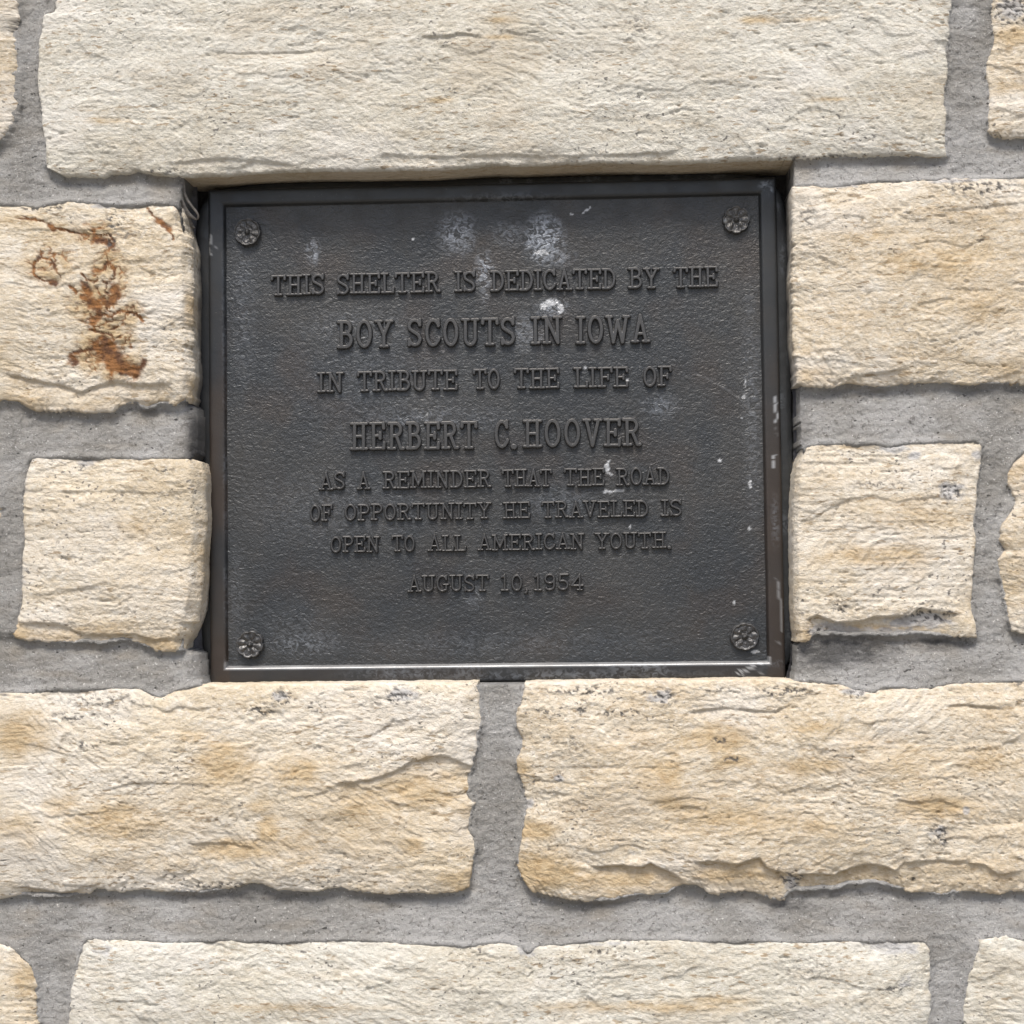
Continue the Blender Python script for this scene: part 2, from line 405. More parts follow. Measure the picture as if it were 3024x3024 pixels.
# ---- stones (surveyed arris lines)
T1 = lambda l: tile(0, 0, l); T2 = lambda l: tile(1008, 0, l); T3 = lambda l: tile(2016, 0, l)
T4 = lambda l: tile(0, 1008, l); T6 = lambda l: tile(2016, 1008, l)
T7 = lambda l: tile(0, 2016, l); T8 = lambda l: tile(1008, 2016, l); T9 = lambda l: tile(2016, 2016, l)

make_stone([(165, -190), (900, -196), (1800, -190), (2815, -200)],
  [(2815, -200), (2814, 0), (2812, 26), (2804, 68), (2806, 99), (2799, 136), (2804, 177), (2801, 219), (2793, 261), (2788, 297), (2799, 334), (2793, 386), (2799, 465)],
  [(151, 501), (193, 522), (292, 524), (308, 527), (329, 514), (376, 514), (407, 506), (454, 517), (501, 522), (543, 522), (678, 516), (856, 505), (1008, 505), (1300, 502), (1452, 487), (1530, 489), (1790, 480), (2016, 483), (2172, 474), (2329, 471), (2381, 472), (2465, 462), (2538, 464), (2590, 462), (2652, 460), (2720, 462), (2799, 465)],
  [(165, -190), (162, 0), (156, 37), (123, 42), (120, 94), (107, 120), (107, 172), (102, 224), (112, 292), (123, 365), (133, 443), (130, 490), (151, 501)],
  PALE, 3, bulge=.006, relief=.8, rough=(1, .7, .45, .7), strata=.45, rnd=.003,
  dark=[(1870, 95, 60, 60, .55), (470, 508, 120, 14, .7), (2420, 466, 160, 12, .8)],
  ochre=[(1475, 65, 45, 10, .7), (1480, 115, 40, 8, .8), (2240, 66, 50, 12, .8), (2400, 62, 60, 8, .6), (330, 360, 60, 10, .6), (1300, 300, 40, 8, .6), (2440, 298, 60, 6, .7)],
  ridges=[(T1([(940, 930), (1080, 915), (1180, 905), (1300, 900), (1500, 915), (1700, 935)]), .002, .010, .15),
          (T2([(200, 880), (500, 890), (900, 880), (1400, 885), (1900, 860)]), .0018, .012, .15),
          (T2([(440, 220), (560, 215), (700, 200), (820, 230)]), .0022, .008, .1),
          (T1([(1180, 300), (1400, 310), (1700, 300), (1900, 285)]), .0018, .006, .3)],
  soffit=.55, label='long pale lintel stone spanning above the plaque')
make_stone([(-900, -190), (40, -190)],
  [(40, -190), (52, 0), (50, 31), (57, 57), (50, 94), (50, 172), (55, 209), (52, 250), (57, 292), (55, 323), (44, 355), (30, 378), (5, 412), (-10, 430)],
  [(-900, 450), (-400, 447), (-60, 440), (-10, 430)], [(-900, -190), (-900, 450)], WARM, 11, dark=[(45, 60, 30, 60, .8), (35, 110, 20, 40, .7)], bulge=.006)
make_stone([(2922, -200), (3900, -210)], [(3900, -210), (3900, 395)],
  [(2934, 402), (2960, 407), (3024, 407), (3400, 402), (3900, 395)],
  [(2922, -200), (2926, 0), (2929, 78), (2932, 104), (2926, 151), (2913, 177), (2913, 209), (2921, 261), (2916, 334), (2916, 386), (2934, 402)],
  WARM, 17, bulge=.007, dark=[(2985, 35, 65, 45, 1.2)], grey=[(2985, 30, 60, 40, .8)], ochre=[(3000, 110, 60, 25, .9), (2995, 260, 60, 25, .5)])
# left, with rust veins
make_stone([(-700, 590), (-200, 596), (0, 600), (52, 600), (73, 605), (104, 610), (172, 592), (292, 592), (303, 605), (428, 605), (433, 596), (510, 600), (534, 608)],
  [(534, 608), (539, 640), (545, 675), (560, 700), (565, 730), (563, 783), (566, 861), (563, 950), (562, 1008), (566, 1039), (569, 1076), (570, 1112), (563, 1150), (558, 1188)],
  [(-700, 1200), (-300, 1205), (-60, 1190), (0, 1185), (47, 1188), (104, 1217), (219, 1218), (334, 1217), (355, 1198), (397, 1188), (417, 1209), (443, 1209), (470, 1188), (511, 1196), (558, 1190)],
  [(-700, 590), (-700, 1200)], CREAM, 23, bulge=.006, chamfer=('R', .008, .006), strata=.9, relief=.85,
  rust=[(4, T1([(830, 1175), (880, 1230)])), (11, T1([(885, 1245), (930, 1275), (960, 1300)])), (5, T1([(950, 1290), (985, 1350)])),
        (4, T1([(90, 1235), (220, 1245), (280, 1270)])), (10, T1([(285, 1275), (305, 1300)])), (4, T1([(305, 1295), (400, 1310), (480, 1330), (550, 1330), (620, 1330), (655, 1375)])),
        (15, T1([(540, 1355), (600, 1370), (640, 1395)])), (6, T1([(655, 1375), (620, 1420)])),
        (4, T1([(235, 1420), (245, 1460), (300, 1480), (320, 1520)])), (5, T1([(240, 1450), (200, 1500), (200, 1560), (240, 1590)])), (10, T1([(290, 1600), (325, 1610)])), (4, T1([(240, 1590), (300, 1600)])),
        (6, T1([(400, 1620), (440, 1660)])), (7, T1([(540, 1540), (600, 1530), (610, 1490), (650, 1520), (655, 1560)])), (4, T1([(470, 1550), (500, 1590), (560, 1600)])),
        (17, T1([(490, 1630), (510, 1665)])), (20, T1([(660, 1640), (670, 1680), (640, 1710)])), (22, T1([(525, 1720), (560, 1740)])), (12, T1([(480, 1680), (540, 1720), (590, 1700), (620, 1740)])),
        (14, T1([(560, 1750), (575, 1790), (530, 1830)])), (6, T1([(580, 1780), (640, 1800), (680, 1765), (760, 1775), (800, 1800), (820, 1825)])), (5, T1([(520, 1870), (640, 1900), (650, 1930)])),
        (18, T4([(590, -10), (640, 30)])), (44, T4([(590, 50), (640, 90)])), (30, T4([(630, 120), (690, 150), (760, 175)])), (12, T4([(760, 185), (810, 140), (825, 120)])), (16, T4([(410, 90), (430, 120)])), (8, T4([(430, 70), (540, 40), (560, 10)])), (5, T4([(640, 160), (640, 200)]))],
  ochre=[(120, 790, 60, 30, .7), (60, 1180, 90, 30, .6), (560, 900, 16, 60, .8), (570, 1150, 20, 40, .7), (300, 1195, 300, 22, .45), (60, 650, 80, 25, .5), (230, 700, 120, 40, .5)],
  dark=[(110, 612, 120, 16, .9), (340, 650, 40, 60, .8), (208, 650, 20, 20, .7), (390, 690, 110, 50, .45), (330, 720, 18, 40, .8), (486, 970, 14, 12, 1.1), (220, 800, 250, 200, .25)],
  grey=[(315, 605, 60, 14, .8)],
  ridges=[(T4([(30, 190), (100, 200), (200, 225), (350, 245), (460, 290), (520, 265), (650, 225), (800, 245), (990, 235)]), .0035, .018, .5),
          (T1([(0, 1310), (200, 1300), (330, 1300), (620, 1310), (650, 1420)]), .0012, .02, .1), (T4([(660, 310), (760, 330), (850, 345), (960, 330)]), .002, .02, .3)],
  sealed=1, label='cream stone with rust brown veins left of the plaque')
make_stone([(78, 1350), (167, 1347), (303, 1350), (443, 1352), (560, 1352), (588, 1362)],
  [(588, 1362), (600, 1400), (604, 1425), (598, 1462), (604, 1530), (596, 1608), (593, 1686), (591, 1765), (582, 1815), (580, 1838), (564, 1842), (562, 1869), (545, 1890), (543, 1926)],
  [(26, 1864), (34, 1884), (70, 1895), (180, 1900), (300, 1905), (373, 1892), (441, 1911), (457, 1926), (543, 1926)],
  [(78, 1350), (66, 1425), (63, 1478), (63, 1504), (63, 1582), (55, 1640), (52, 1740), (50, 1770), (40, 1843), (26, 1864)],
  CREAM, 31, bulge=.005, strata=.7, relief=.9, chamfer=('R', .0105, .0085), rough=(.6, .6, 1, .6),
  ochre=[(50, 1865, 40, 30, 1.0), (180, 1870, 260, 34, .62), (470, 1900, 70, 26, .8), (400, 1560, 120, 30, .4), (600, 1640, 20, 120, .5)],
  grey=[(255, 1362, 34, 24, .7), (60, 1700, 14, 60, .9), (66, 1420, 12, 50, .8)], dark=[(480, 1390, 60, 14, .6), (470, 1622, 8, 8, 1.0), (250, 1370, 30, 20, .6)],
  ridges=[(T4([(60, 1600), (200, 1590), (330, 1600), (480, 1660), (600, 1660), (760, 1655), (860, 1690), (1000, 1680)]), .003, .02, .55),
          (T4([(120, 840), (400, 850), (700, 845), (900, 860), (1050, 850)]), .0012, .03, .1), (T4([(300, 1420), (600, 1370), (800, 1390), (980, 1420)]), .0008, .02, .1)],
  label='squarish cream stone left of the lower half of the plaque')
make_stone([(-900, 1352), (-300, 1350), (-40, 1352), (-22, 1358)], [(-22, 1358), (-12, 1420), (0, 1460), (3, 1500), (0, 1545), (-14, 1600), (-20, 1880)],
  [(-900, 1880), (-20, 1880)], [(-900, 1352), (-900, 1880)], CREAM, 37)
# right of the plaque, upper
make_stone([(2340, 550), (2402, 545), (2449, 553), (2491, 543), (2616, 532), (2746, 532), (2799, 530), (2903, 527), (3024, 524), (3800, 515)],
  [(3800, 515), (3800, 1140)],
  [(2352, 1133), (2392, 1144), (2465, 1146), (2501, 1131), (2538, 1133), (2606, 1146), (2668, 1136), (2731, 1131), (2788, 1131), (2877, 1136), (2955, 1136), (3024, 1136), (3800, 1140)],
  [(2340, 550), (2334, 590), (2338, 620), (2341, 650), (2334, 670), (2340, 730), (2336, 800), (2338, 887), (2341, 1008), (2345, 1060), (2349, 1102), (2352, 1133)],
  WARM, 41, bulge=.006, sealed=3, rough=(.6, .6, .9, 1), strata=.6, relief=.9,
  ochre=[(2760, 770, 200, 60, .6), (2900, 640, 160, 30, .5), (2930, 900, 150, 60, .5), (2400, 1110, 60, 30, .6), (2560, 700, 120, 30, .4), (3000, 1080, 120, 40, .4)],
  dark=[(2900, 555, 150, 35, .75), (2380, 640, 40, 60, .5), (2660, 640, 160, 60, .3)], grey=[(2480, 548, 80, 10, .7), (2830, 535, 110, 10, .8)],
  ridges=[(T6([(780, 60), (830, 150), (860, 240), (900, 210), (1300, 150)]), .0022, .02, .3), (T3([(1300, 1190), (1500, 1195), (1700, 1170), (1932, 1150)]), .0015, .01, .3)],
  label='warm cream stone right of the upper half of the plaque')
make_stone([(2372, 1322), (2413, 1311), (2486, 1308), (2579, 1308), (2632, 1316), (2663, 1311), (2736, 1303), (2825, 1303), (2898, 1300), (2906, 1312)],
  [(2906, 1312), (2903, 1335), (2898, 1373), (2887, 1451), (2885, 1504), (2880, 1556), (2885, 1582), (2877, 1660), (2872, 1738), (2872, 1801), (2882, 1832), (2887, 1884)],
  [(2352, 1897), (2392, 1895), (2405, 1878), (2520, 1880), (2640, 1882), (2700, 1872), (2800, 1880), (2887, 1884)],
  [(2372, 1322), (2352, 1384), (2347, 1425), (2345, 1478), (2343, 1582), (2344, 1686), (2346, 1791), (2352, 1897)],
  CREAM, 47, bulge=.005, strata=1.0, relief=.85, rough=(.8, .5, 1, .6), chamfer=('L', .004, .006), sealed=None,
  ochre=[(2570, 1640, 160, 30, .7), (2700, 1520, 150, 50, .5), (2560, 1860, 160, 16, .9), (2380, 1870, 25, 30, .8), (2700, 1650, 40, 50, .6), (2500, 1316, 100, 10, .6)],
  grey=[(2700, 1345, 24, 14, 1.0), (2890, 1345, 24, 16, 1.1), (2810, 1450, 50, 36, .75), (2640, 1325, 60, 16, .8), (2450, 1858, 80, 22, 1.1), (2720, 1835, 110, 26, 1.1), (2560, 1868, 220, 18, .8)],
  dark=[(2810, 1450, 40, 34, .9), (2600, 1430, 140, 20, .5), (2480, 1795, 30, 30, .8), (2740, 1820, 90, 24, .9), (2420, 1865, 60, 18, .7)],
  ridges=[(T6([(640, 1010), (740, 1000), (850, 930), (950, 890), (1050, 870), (1200, 905), (1400, 880), (1560, 900)]), .0014, .03, .2),
          (T6([(690, 1570), (760, 1550), (860, 1590), (960, 1590), (1100, 1560), (1280, 1550), (1350, 1510), (1440, 1530), (1560, 1540)]), .0062, .08, .25),
          (T6([(640, 680), (900, 690), (1100, 680), (1300, 700)]), .0012, .01, .1)],
  label='cream stone with a chipped lower edge right of the plaque')
make_stone([(3030, 1318), (3900, 1312)], [(3900, 1312), (3900, 1880)], [(2990, 1866), (3024, 1869), (3400, 1875), (3900, 1880)],
  [(3030, 1318), (3010, 1345), (2986, 1368), (2971, 1394), (2971, 1425), (2986, 1451), (2997, 1478), (2986, 1509), (2971, 1530), (2955, 1551), (2950, 1592), (2966, 1624), (2945, 1655), (2947, 1702), (2955, 1738), (2966, 1780), (2976, 1832), (2990, 1866)],
  WARM, 53, rough=(1, 1, 1, .6), ochre=[(3005, 1400, 60, 50, .6), (3000, 1700, 60, 120, .4)])
# course under the plaque
make_stone([(-600, 2050), (0, 2047), (73, 2042), (183, 2034), (334, 2032), (417, 2032), (449, 2052), (475, 2058), (522, 2036), (600, 2022), (1008, 2017), (1410, 2014)],
  [(1410, 2014), (1415, 2063), (1418, 2094), (1425, 2131), (1412, 2173), (1410, 2209), (1397, 2240), (1399, 2277), (1384, 2292), (1397, 2329), (1378, 2342), (1404, 2371), (1394, 2392), (1394, 2433), (1384, 2444), (1407, 2475), (1410, 2506), (1397, 2538), (1391, 2590), (1386, 2621)],
  [(-600, 2650), (-200, 2640), (0, 2658), (52, 2647), (89, 2650), (130, 2652), (209, 2650), (262, 2642), (285, 2624), (323, 2632), (365, 2637), (440, 2632), (495, 2636), (600, 2640), (690, 2628), (735, 2612), (790, 2618), (822, 2634), (939, 2632), (1008, 2624), (1029, 2634), (1076, 2637), (1149, 2645), (1191, 2639), (1279, 2642), (1347, 2637), (1386, 2621)],
  [(-600, 2050), (-600, 2650)], CREAM, 61, bulge=.008, strata=.35, relief=1.05, rough=(.4, .5, .8, 1),
  ochre=[(65, 2170, 70, 60, .9), (665, 2250, 75, 50, .95), (880, 2275, 60, 40, .8), (340, 2420, 110, 55, .8), (190, 2370, 50, 30, .7), (700, 2505, 110, 26, 1.1), (800, 2450, 30, 40, 1.0), (880, 2500, 90, 50, .6), (560, 2170, 40, 20, .7),
         (780, 2380, 40, 20, .7), (70, 2450, 90, 60, .5), (1240, 2330, 150, 60, .7), (1120, 2360, 120, 40, .6), (1220, 2495, 40, 30, .7), (450, 2550, 150, 40, .4), (1380, 2400, 30, 40, .5), (1250, 2240, 60, 20, .5), (1360, 2600, 60, 40, .7), (1050, 2380, 60, 40, .6)],
  dark=[(835, 2060, 40, 22, 1.3), (770, 2095, 50, 22, 1.0), (940, 2085, 40, 20, 1.0), (300, 2070, 160, 40, .55), (220, 2115, 110, 22, .6), (1180, 2055, 60, 30, .9), (1250, 2135, 16, 16, 1.1), (1110, 2070, 60, 30, .5), (250, 2200, 16, 14, 1.0), (10, 2545, 20, 10, 1.2), (650, 2615, 120, 14, .8), (20, 2060, 60, 20, .7)],
  grey=[(830, 2056, 40, 18, .8), (1190, 2050, 60, 22, .8), (470, 2050, 50, 14, .5)],
  ridges=[(T8([(-30, 570), (0, 562), (150, 548), (300, 500), (400, 440), (500, 420), (600, 415), (700, 460), (760, 480)]), .0032, .07, .55),
          (T7([(600, 2000-1420+20), (750, 560), (950, 560), (1200, 575)]), .0012, .01, .0),
          (T7([(100, 1150), (240, 1170), (330, 1190), (480, 1160), (520, 1180)]), .004, .02, .7),
          (T7([(1450, 1120), (1520, 1170), (1700, 1175)]), .002, .01, .3),
          (T7([(1080, 905), (1260, 900), (1400, 915), (1480, 940)]), .002, .012, .2)],
  label='long buff stone under the left part of the plaque')
make_stone([(1549, 2016), (2016, 2008), (2277, 2004), (2380, 2012), (2486, 2021), (2517, 2032), (2585, 2047), (2595, 2026), (2746, 2034), (2799, 2018), (3024, 2008), (3700, 2000)],
  [(3700, 2000), (3700, 2640)],
  [(1571, 2637), (1634, 2650), (1738, 2666), (1817, 2660), (1869, 2650), (1973, 2639), (2016, 2610), (2058, 2616), (2094, 2645), (2225, 2634), (2240, 2642), (2277, 2663), (2319, 2663), (2327, 2637), (2413, 2634), (2475, 2629), (2506, 2616), (2579, 2611), (2642, 2626), (2705, 2639), (2736, 2637), (2783, 2647), (2877, 2632), (2955, 2645), (2981, 2634), (3024, 2634), (3700, 2640)],
  [(1549, 2016), (1540, 2068), (1522, 2105), (1525, 2146), (1540, 2183), (1530, 2225), (1517, 2246), (1525, 2277), (1535, 2298), (1545, 2329), (1551, 2381), (1545, 2433), (1535, 2475), (1530, 2506), (1522, 2543), (1530, 2579), (1551, 2611), (1571, 2637)],
  WARM, 71, bulge=.008, strata=.6, relief=1.05, rough=(.4, 1, .8, .6),
  ochre=[(2120, 2180, 80, 45, .9), (2160, 2245, 60, 20, .8), (1610, 2570, 90, 45, 1.1), (1570, 2450, 60, 30, .9), (1540, 2270, 30, 30, .9), (1960, 2280, 60, 60, .6), (2400, 2260, 110, 25, .7), (2120, 2410, 180, 40, .6), (2760, 2380, 120, 30, .7),
         (2420, 2440, 90, 25, .6), (1980, 2370, 60, 30, .7), (2640, 2250, 160, 60, .45), (2900, 2250, 120, 60, .45), (2830, 2580, 160, 40, .5), (1830, 2600, 200, 30, .8), (2160, 2580, 120, 40, .7), (2400, 2150, 60, 20, .5)],
  dark=[(1720, 2090, 22, 26, 1.1), (1830, 2105, 60, 14, 1.3), (1740, 2040, 110, 14, .9), (1960, 2060, 40, 30, .9), (1620, 2105, 40, 16, .7), (2320, 2040, 90, 22, 1.0), (2130, 2038, 100, 14, .6), (1650, 2290, 18, 16, 1.2), (2770, 2470, 40, 46, .9), (2125, 2185, 30, 14, .8), (2160, 2240, 50, 10, .8), (2680, 2595, 40, 12, .9), (2340, 2600, 40, 40, 1.0), (2610, 2240, 16, 12, .9), (1690, 2200, 60, 60, .4), (2530, 2050, 40, 14, .9), (1650, 2040, 60, 14, .6)],
  grey=[(1560, 2370, 22, 16, 1.1), (1650, 2295, 16, 14, 1.0), (1950, 2060, 50, 30, .7), (2848, 2390, 12, 12, 1.1), (2530, 2042, 60, 12, 1.0), (2770, 2460, 36, 36, .6), (2340, 2610, 30, 30, .7)],
  ridges=[(T8([(1400, 1035), (1480, 1040), (1600, 1030), (1700, 1042), (1750, 1018), (1830, 1050), (1900, 1090), (1940, 1140)]), .0058, .05, .95),
          (T9([(60, 1012), (150, 1000), (300, 1022), (430, 985), (470, 1040), (560, 1075), (610, 1090)]), .0052, .05, .85),
          (T9([(590, 1110), (640, 1085), (720, 1078), (860, 1090), (950, 1050), (1060, 1020), (1150, 1040), (1220, 1070)]), .0062, .05, .7),
          (T9([(1180, 1080), (1250, 1010), (1450, 1000), (1700, 1020), (1780, 1080), (1932, 1060)]), .003, .04, .5),
          (T9([(0, 170), (100, 150), (240, 140), (500, 165), (620, 120)]), .003, .01, .2), (T9([(1480, 130), (1600, 120), (1860, 145)]), .003, .006, .4),
          (T9([(1180, 650), (1300, 665), (1450, 660), (1560, 690)]), .002, .01, .4), (T8([(1060, 470), (1250, 470), (1500, 465), (1932, 480)]), .001, .01, .0)],
  label='long buff stone with chipped ochre lower edge under the plaque')
# bottom course
make_stone([(-700, 2775), (-200, 2772), (0, 2783), (40, 2793)], [(40, 2793), (68, 2830), (94, 2846), (107, 2893), (104, 2934), (112, 3007), (110, 3380)],
  [(-700, 3400), (110, 3380)], [(-700, 2775), (-700, 3400)], CREAM, 83, ochre=[(75, 2880, 40, 60, .7)])
make_stone([(245, 2773), (394, 2775), (478, 2783), (660, 2775), (791, 2783), (1008, 2775), (1191, 2783), (1279, 2788), (1394, 2793), (1478, 2780), (1535, 2791), (1556, 2818), (1587, 2793), (1660, 2788), (1780, 2775), (2016, 2776), (2251, 2780), (2381, 2783), (2486, 2775), (2642, 2778), (2736, 2778)],
  [(2736, 2778), (2746, 2799), (2752, 2851), (2746, 2903), (2752, 2955), (2749, 3024), (2750, 3380)], [(190, 3390), (2750, 3380)],
  [(245, 2773), (230, 2830), (219, 2877), (206, 2924), (203, 2981), (198, 3024), (190, 3390)], PALE, 89, bulge=.006, strata=.5, rough=(.6, .6, 1, .7),
  grey=[(1556, 2805, 30, 24, 1.2), (2650, 2800, 90, 20, .8), (2670, 2900, 40, 40, .5), (300, 2800, 60, 30, .5), (1800, 2785, 120, 10, .5)], dark=[(2630, 2920, 60, 20, .7), (2400, 2860, 120, 60, .4), (1780, 2810, 60, 10, .7)],
  ochre=[(1900, 2970, 260, 16, .6), (2130, 2950, 100, 14, .6), (900, 2970, 200, 12, .5)],
  label='long pale stone in the bottom course')
make_stone([(2890, 2775), (2924, 2765), (2981, 2767), (3024, 2778), (3800, 2780)], [(3800, 2780), (3800, 3380)], [(2845, 3380), (3800, 3380)],
  [(2890, 2775), (2887, 2809), (2872, 2851), (2856, 2892), (2851, 2934), (2840, 2981), (2845, 3024), (2845, 3380)], PALE, 97, bulge=.006)
# courses above and below, outside the frame but there from a step aside
def plain(x0, x1, z0, z1, mat, seed):
    make_stone([(x0, z1), (x1, z1)], [(x1, z1), (x1, z0)], [(x0, z0), (x1, z0)], [(x0, z1), (x0, z0)], mat, seed, world=True)
zt = at([1500], [-290], YF)[0, 1]; zb = at([1500], [3480], YF)[0, 1]
for k, (a, b) in enumerate(((-.72, -.38), (-.355, .12), (.145, .44), (.465, .80))): plain(a, b, zt, zt+.17, (CREAM, PALE, WARM, CREAM)[k], 101+k)
for k, (a, b) in enumerate(((-.72, -.30), (-.275, .02), (.045, .52), (.545, .80))): plain(a, b, zb-.17, zb, (WARM, CREAM, PALE, CREAM)[k], 111+k)

# ---- mortar: tooled joints, leaning back under each stone and flush with the one below
ZT, ZB = zt+.18, zb-.18
mx = np.r_[np.arange(-.74, -.415, .004), np.arange(-.415, .565, .00125), np.arange(.565, .82, .004)]
mz = np.r_[np.arange(ZB, -.60, .004), np.arange(-.60, .42, .00125), np.arange(.42, ZT, .004)]
X, Zg = np.meshgrid(mx, mz); PP = np.stack([X.ravel(), Zg.ravel()], 1)
inside = np.zeros(len(PP), bool)
for o in OUTLINES:
    o = o[::4] if len(o) > 900 else o
    bb = (PP[:, 0] > o[:, 0].min()) & (PP[:, 0] < o[:, 0].max()) & (PP[:, 1] > o[:, 1].min()) & (PP[:, 1] < o[:, 1].max())
    ii = np.where(bb)[0]
    inside[ii] |= in_poly(PP[ii], o)
M = inside.reshape(X.shape)
nz, nx = M.shape
dn = np.full(M.shape, 1.0); up = np.full(M.shape, 1.0)
cur = np.full(nx, 1.0)
for i in range(nz):
    cur = np.where(M[i], 0, cur+(mz[i]-mz[i-1] if i else 0)); dn[i] = cur
cur = np.full(nx, 1.0)
for i in range(nz-1, -1, -1):
    cur = np.where(M[i], 0, cur+((mz[i+1]-mz[i]) if i < nz-1 else 0)); up[i] = cur
def blur(a, n):
    k = np.ones(n)/n
    a = np.apply_along_axis(lambda r: np.convolve(np.pad(r, n//2, 'edge'), k, 'valid')[:len(r)], 1, a)
    return np.apply_along_axis(lambda r: np.convolve(np.pad(r, n//2, 'edge'), k, 'valid')[:len(r)], 0, a)
tt = np.clip(dn, 0, .05)/(np.clip(dn, 0, .05)+np.clip(up, 0, .05)+1e-6)     # 0 at the stone below, 1 under the stone above
span = np.clip(dn+up, 0, .2); vert = sstep(.06, .10, span)
prof = (.0000+.0068*tt**1.3)*(1-vert)+.0026*vert
prof = blur(prof, 7)
near = blur(M.astype(float), 9)
ym = YF+.0016+prof+.010*sstep(.78, .98, near)-.0012*fbm(X/.018, Zg/.012, 3, 209, .6)+.0016*fbm(X/.05, Zg/.03, 3, 201)+.0010*fbm(X/.012, Zg/.006, 4, 205, .65)-.0007*fbm(X/.0038, Zg/.003, 2, 208, .7)
ym -= .0022*sstep(.05, .4, near)*(1-sstep(.5, .8, near))*(1-tt)
# the pocket cut for the plaque
_unused = pts([(578, 530), (571, 700), (572, 900), (576, 1150), (586, 1300), (600, 1500), (602, 1800), (598, 2000), (606, 2028)], YF)
lo = pts([(540, 530), (530, 600), (545, 700), (548, 900), (548, 1180), (574, 1200), (580, 1340), (556, 1360), (552, 1500), (545, 1800), (540, 1915), (588, 1932), (590, 2000), (598, 2024)], YF)
ro = pts([(2346, 480), (2346, 545), (2358, 570), (2358, 900), (2366, 1130), (2362, 1150), (2364, 1310), (2372, 1335), (2368, 1500), (2366, 1800), (2370, 1890), (2354, 1905), (2352, 1960), (2340, 2022)], YF)
xl = np.interp(Zg, lo[::-1, 1], lo[::-1, 0])+.0014*fbm(Zg/.022, Zg*0, 2, 211)
xr = np.interp(Zg, ro[::-1, 1], ro[::-1, 0])+.0008*fbm(Zg/.012, Zg*0, 3, 213)
PT, PB = .235, -.2229
eo = np.maximum(np.maximum(xl-X, X-xr), np.maximum(Zg-PT, PB-Zg))
ym += .010*np.clip(1-np.maximum(eo, 0)/.011, 0, 1)**2*(X < -.2)*(Zg < .2)*(near < .3)
pocket = (X > xl) & (X < xr) & (Zg < PT) & (Zg > PB)
ym = np.where(pocket, .022, ym)
edge = np.minimum(np.minimum(X-xl, xr-X), np.minimum(PT-Zg, Zg-PB))
sm = sstep(-.016, -.002, edge)*(Zg < PT)*(Zg > PB+.006)*(.5+.9*np.clip(fbm(X/.02, Zg/.03, 3, 215)+.3, 0, 1))
att = np.zeros((nz, nx, 4)); att[..., 2] = np.where(pocket, 1, np.clip(sm, 0, 1)*sstep(-.3, .0, Zg)*(X < 0)+np.clip(sm, 0, 1)*(X > 0)*.4*(Zg < .2))
att[..., 0] = .8*sstep(.0, .5, fbm(X/.05, Zg/.02, 3, 221)+tt*.35-.25)*(1-vert*.6)
att_d = np.zeros(X.shape)
for cx, cy, rx, ry, s_ in [(2490, 1922, 170, 48, 1.5), (2780, 1900, 100, 24, 1.2), (2560, 1160, 150, 20, .55), (2900, 1155, 160, 18, .6), (2440, 1945, 100, 34, 1.3), (690, 2655, 240, 16, .7), (430, 1215, 90, 14, .6), (1180, 2655, 200, 14, .5), (1800, 2675, 160, 12, .5), (2330, 2680, 80, 20, .8), (2500, 2640, 120, 14, .6), (150, 300, 30, 60, .3), (110, 2850, 30, 60, .3), (2850, 2900, 30, 100, .25), (1480, 2600, 60, 60, .25)]:
    c_ = at([cx], [cy], YF)[0]
    att_d = np.maximum(att_d, s_*np.clip(1.2-np.hypot((X-c_[0])/(rx/3290), (Zg-c_[1])/(ry/3290)), 0, 1))
att[..., 2] = np.maximum(att[..., 2], np.clip(att_d*(.75+.9*fbm(X/.014, Zg/.004, 4, 231, .6)), 0, .85))
# tan dust in the two upper corners of the pocket
for cx, cz in ((-.29, .225), (.275, .228)):
    att[..., 0] = np.maximum(att[..., 0], np.clip(1.4-np.hypot((X-cx)/.012, (Zg-cz)/.02), 0, 1)); att[..., 2] *= 1-np.clip(1.5-np.hypot((X-cx)/.016, (Zg-cz)/.025), 0, 1)*~pocket
q = grid_quads(nz, nx, flip=True)
keep = ~((near > .999).ravel()[q].all(1))
q = q[keep]; used, inv = np.unique(q, return_inverse=True)
V = np.stack([X.ravel(), ym.ravel(), Zg.ravel()], 1)[used]
mo = wpart('mortar_joints', V, inv.reshape(q.shape), MORTAR, att.reshape(-1, 4)[used])
# solid core behind the face
x0, x1, y0, y1, z0, z1 = -.74, .818, .03, .34, -1.75, ZT
wpart('wall_core', [(x0, y0, z0), (x1, y0, z0), (x1, y1, z0), (x0, y1, z0), (x0, y0, z1), (x1, y0, z1), (x1, y1, z1), (x0, y1, z1)],
      [(0, 1, 5, 4), (1, 2, 6, 5), (2, 3, 7, 6), (3, 0, 4, 7), (4, 5, 6, 7), (3, 2, 1, 0)], MORTAR, smooth=False)

# ------------------------------------------------------------------ the plaque
PL = empty('bronze_plaque', (0, 0, 0), 'dark bronze dedication plaque with raised lettering set into the stone wall', 'plaque')
HW, HH, BW = .2390, .2065, .0155     # half width and height of the sunk field, border width
def poly_tube(path, rads, n=8):
    V = []; Q = []
    path = np.array(path, float)
    for i, (p, r) in enumerate(zip(path, rads)):
        a = path[max(i-1, 0)]; b = path[min(i+1, len(path)-1)]
        t = (b-a)/np.linalg.norm(b-a); s = np.cross(t, (0, 1, 0)); s /= np.linalg.norm(s)+1e-9; w_ = np.cross(t, s)
        for k in range(n):
            an = 2*math.pi*k/n; V.append(p+r*(math.cos(an)*s+.6*math.sin(an)*w_))
    for i in range(len(path)-1):
        for k in range(n):
            Q.append((i*n+k, i*n+(k+1) % n, (i+1)*n+(k+1) % n, (i+1)*n+k))
    return np.array(V), Q

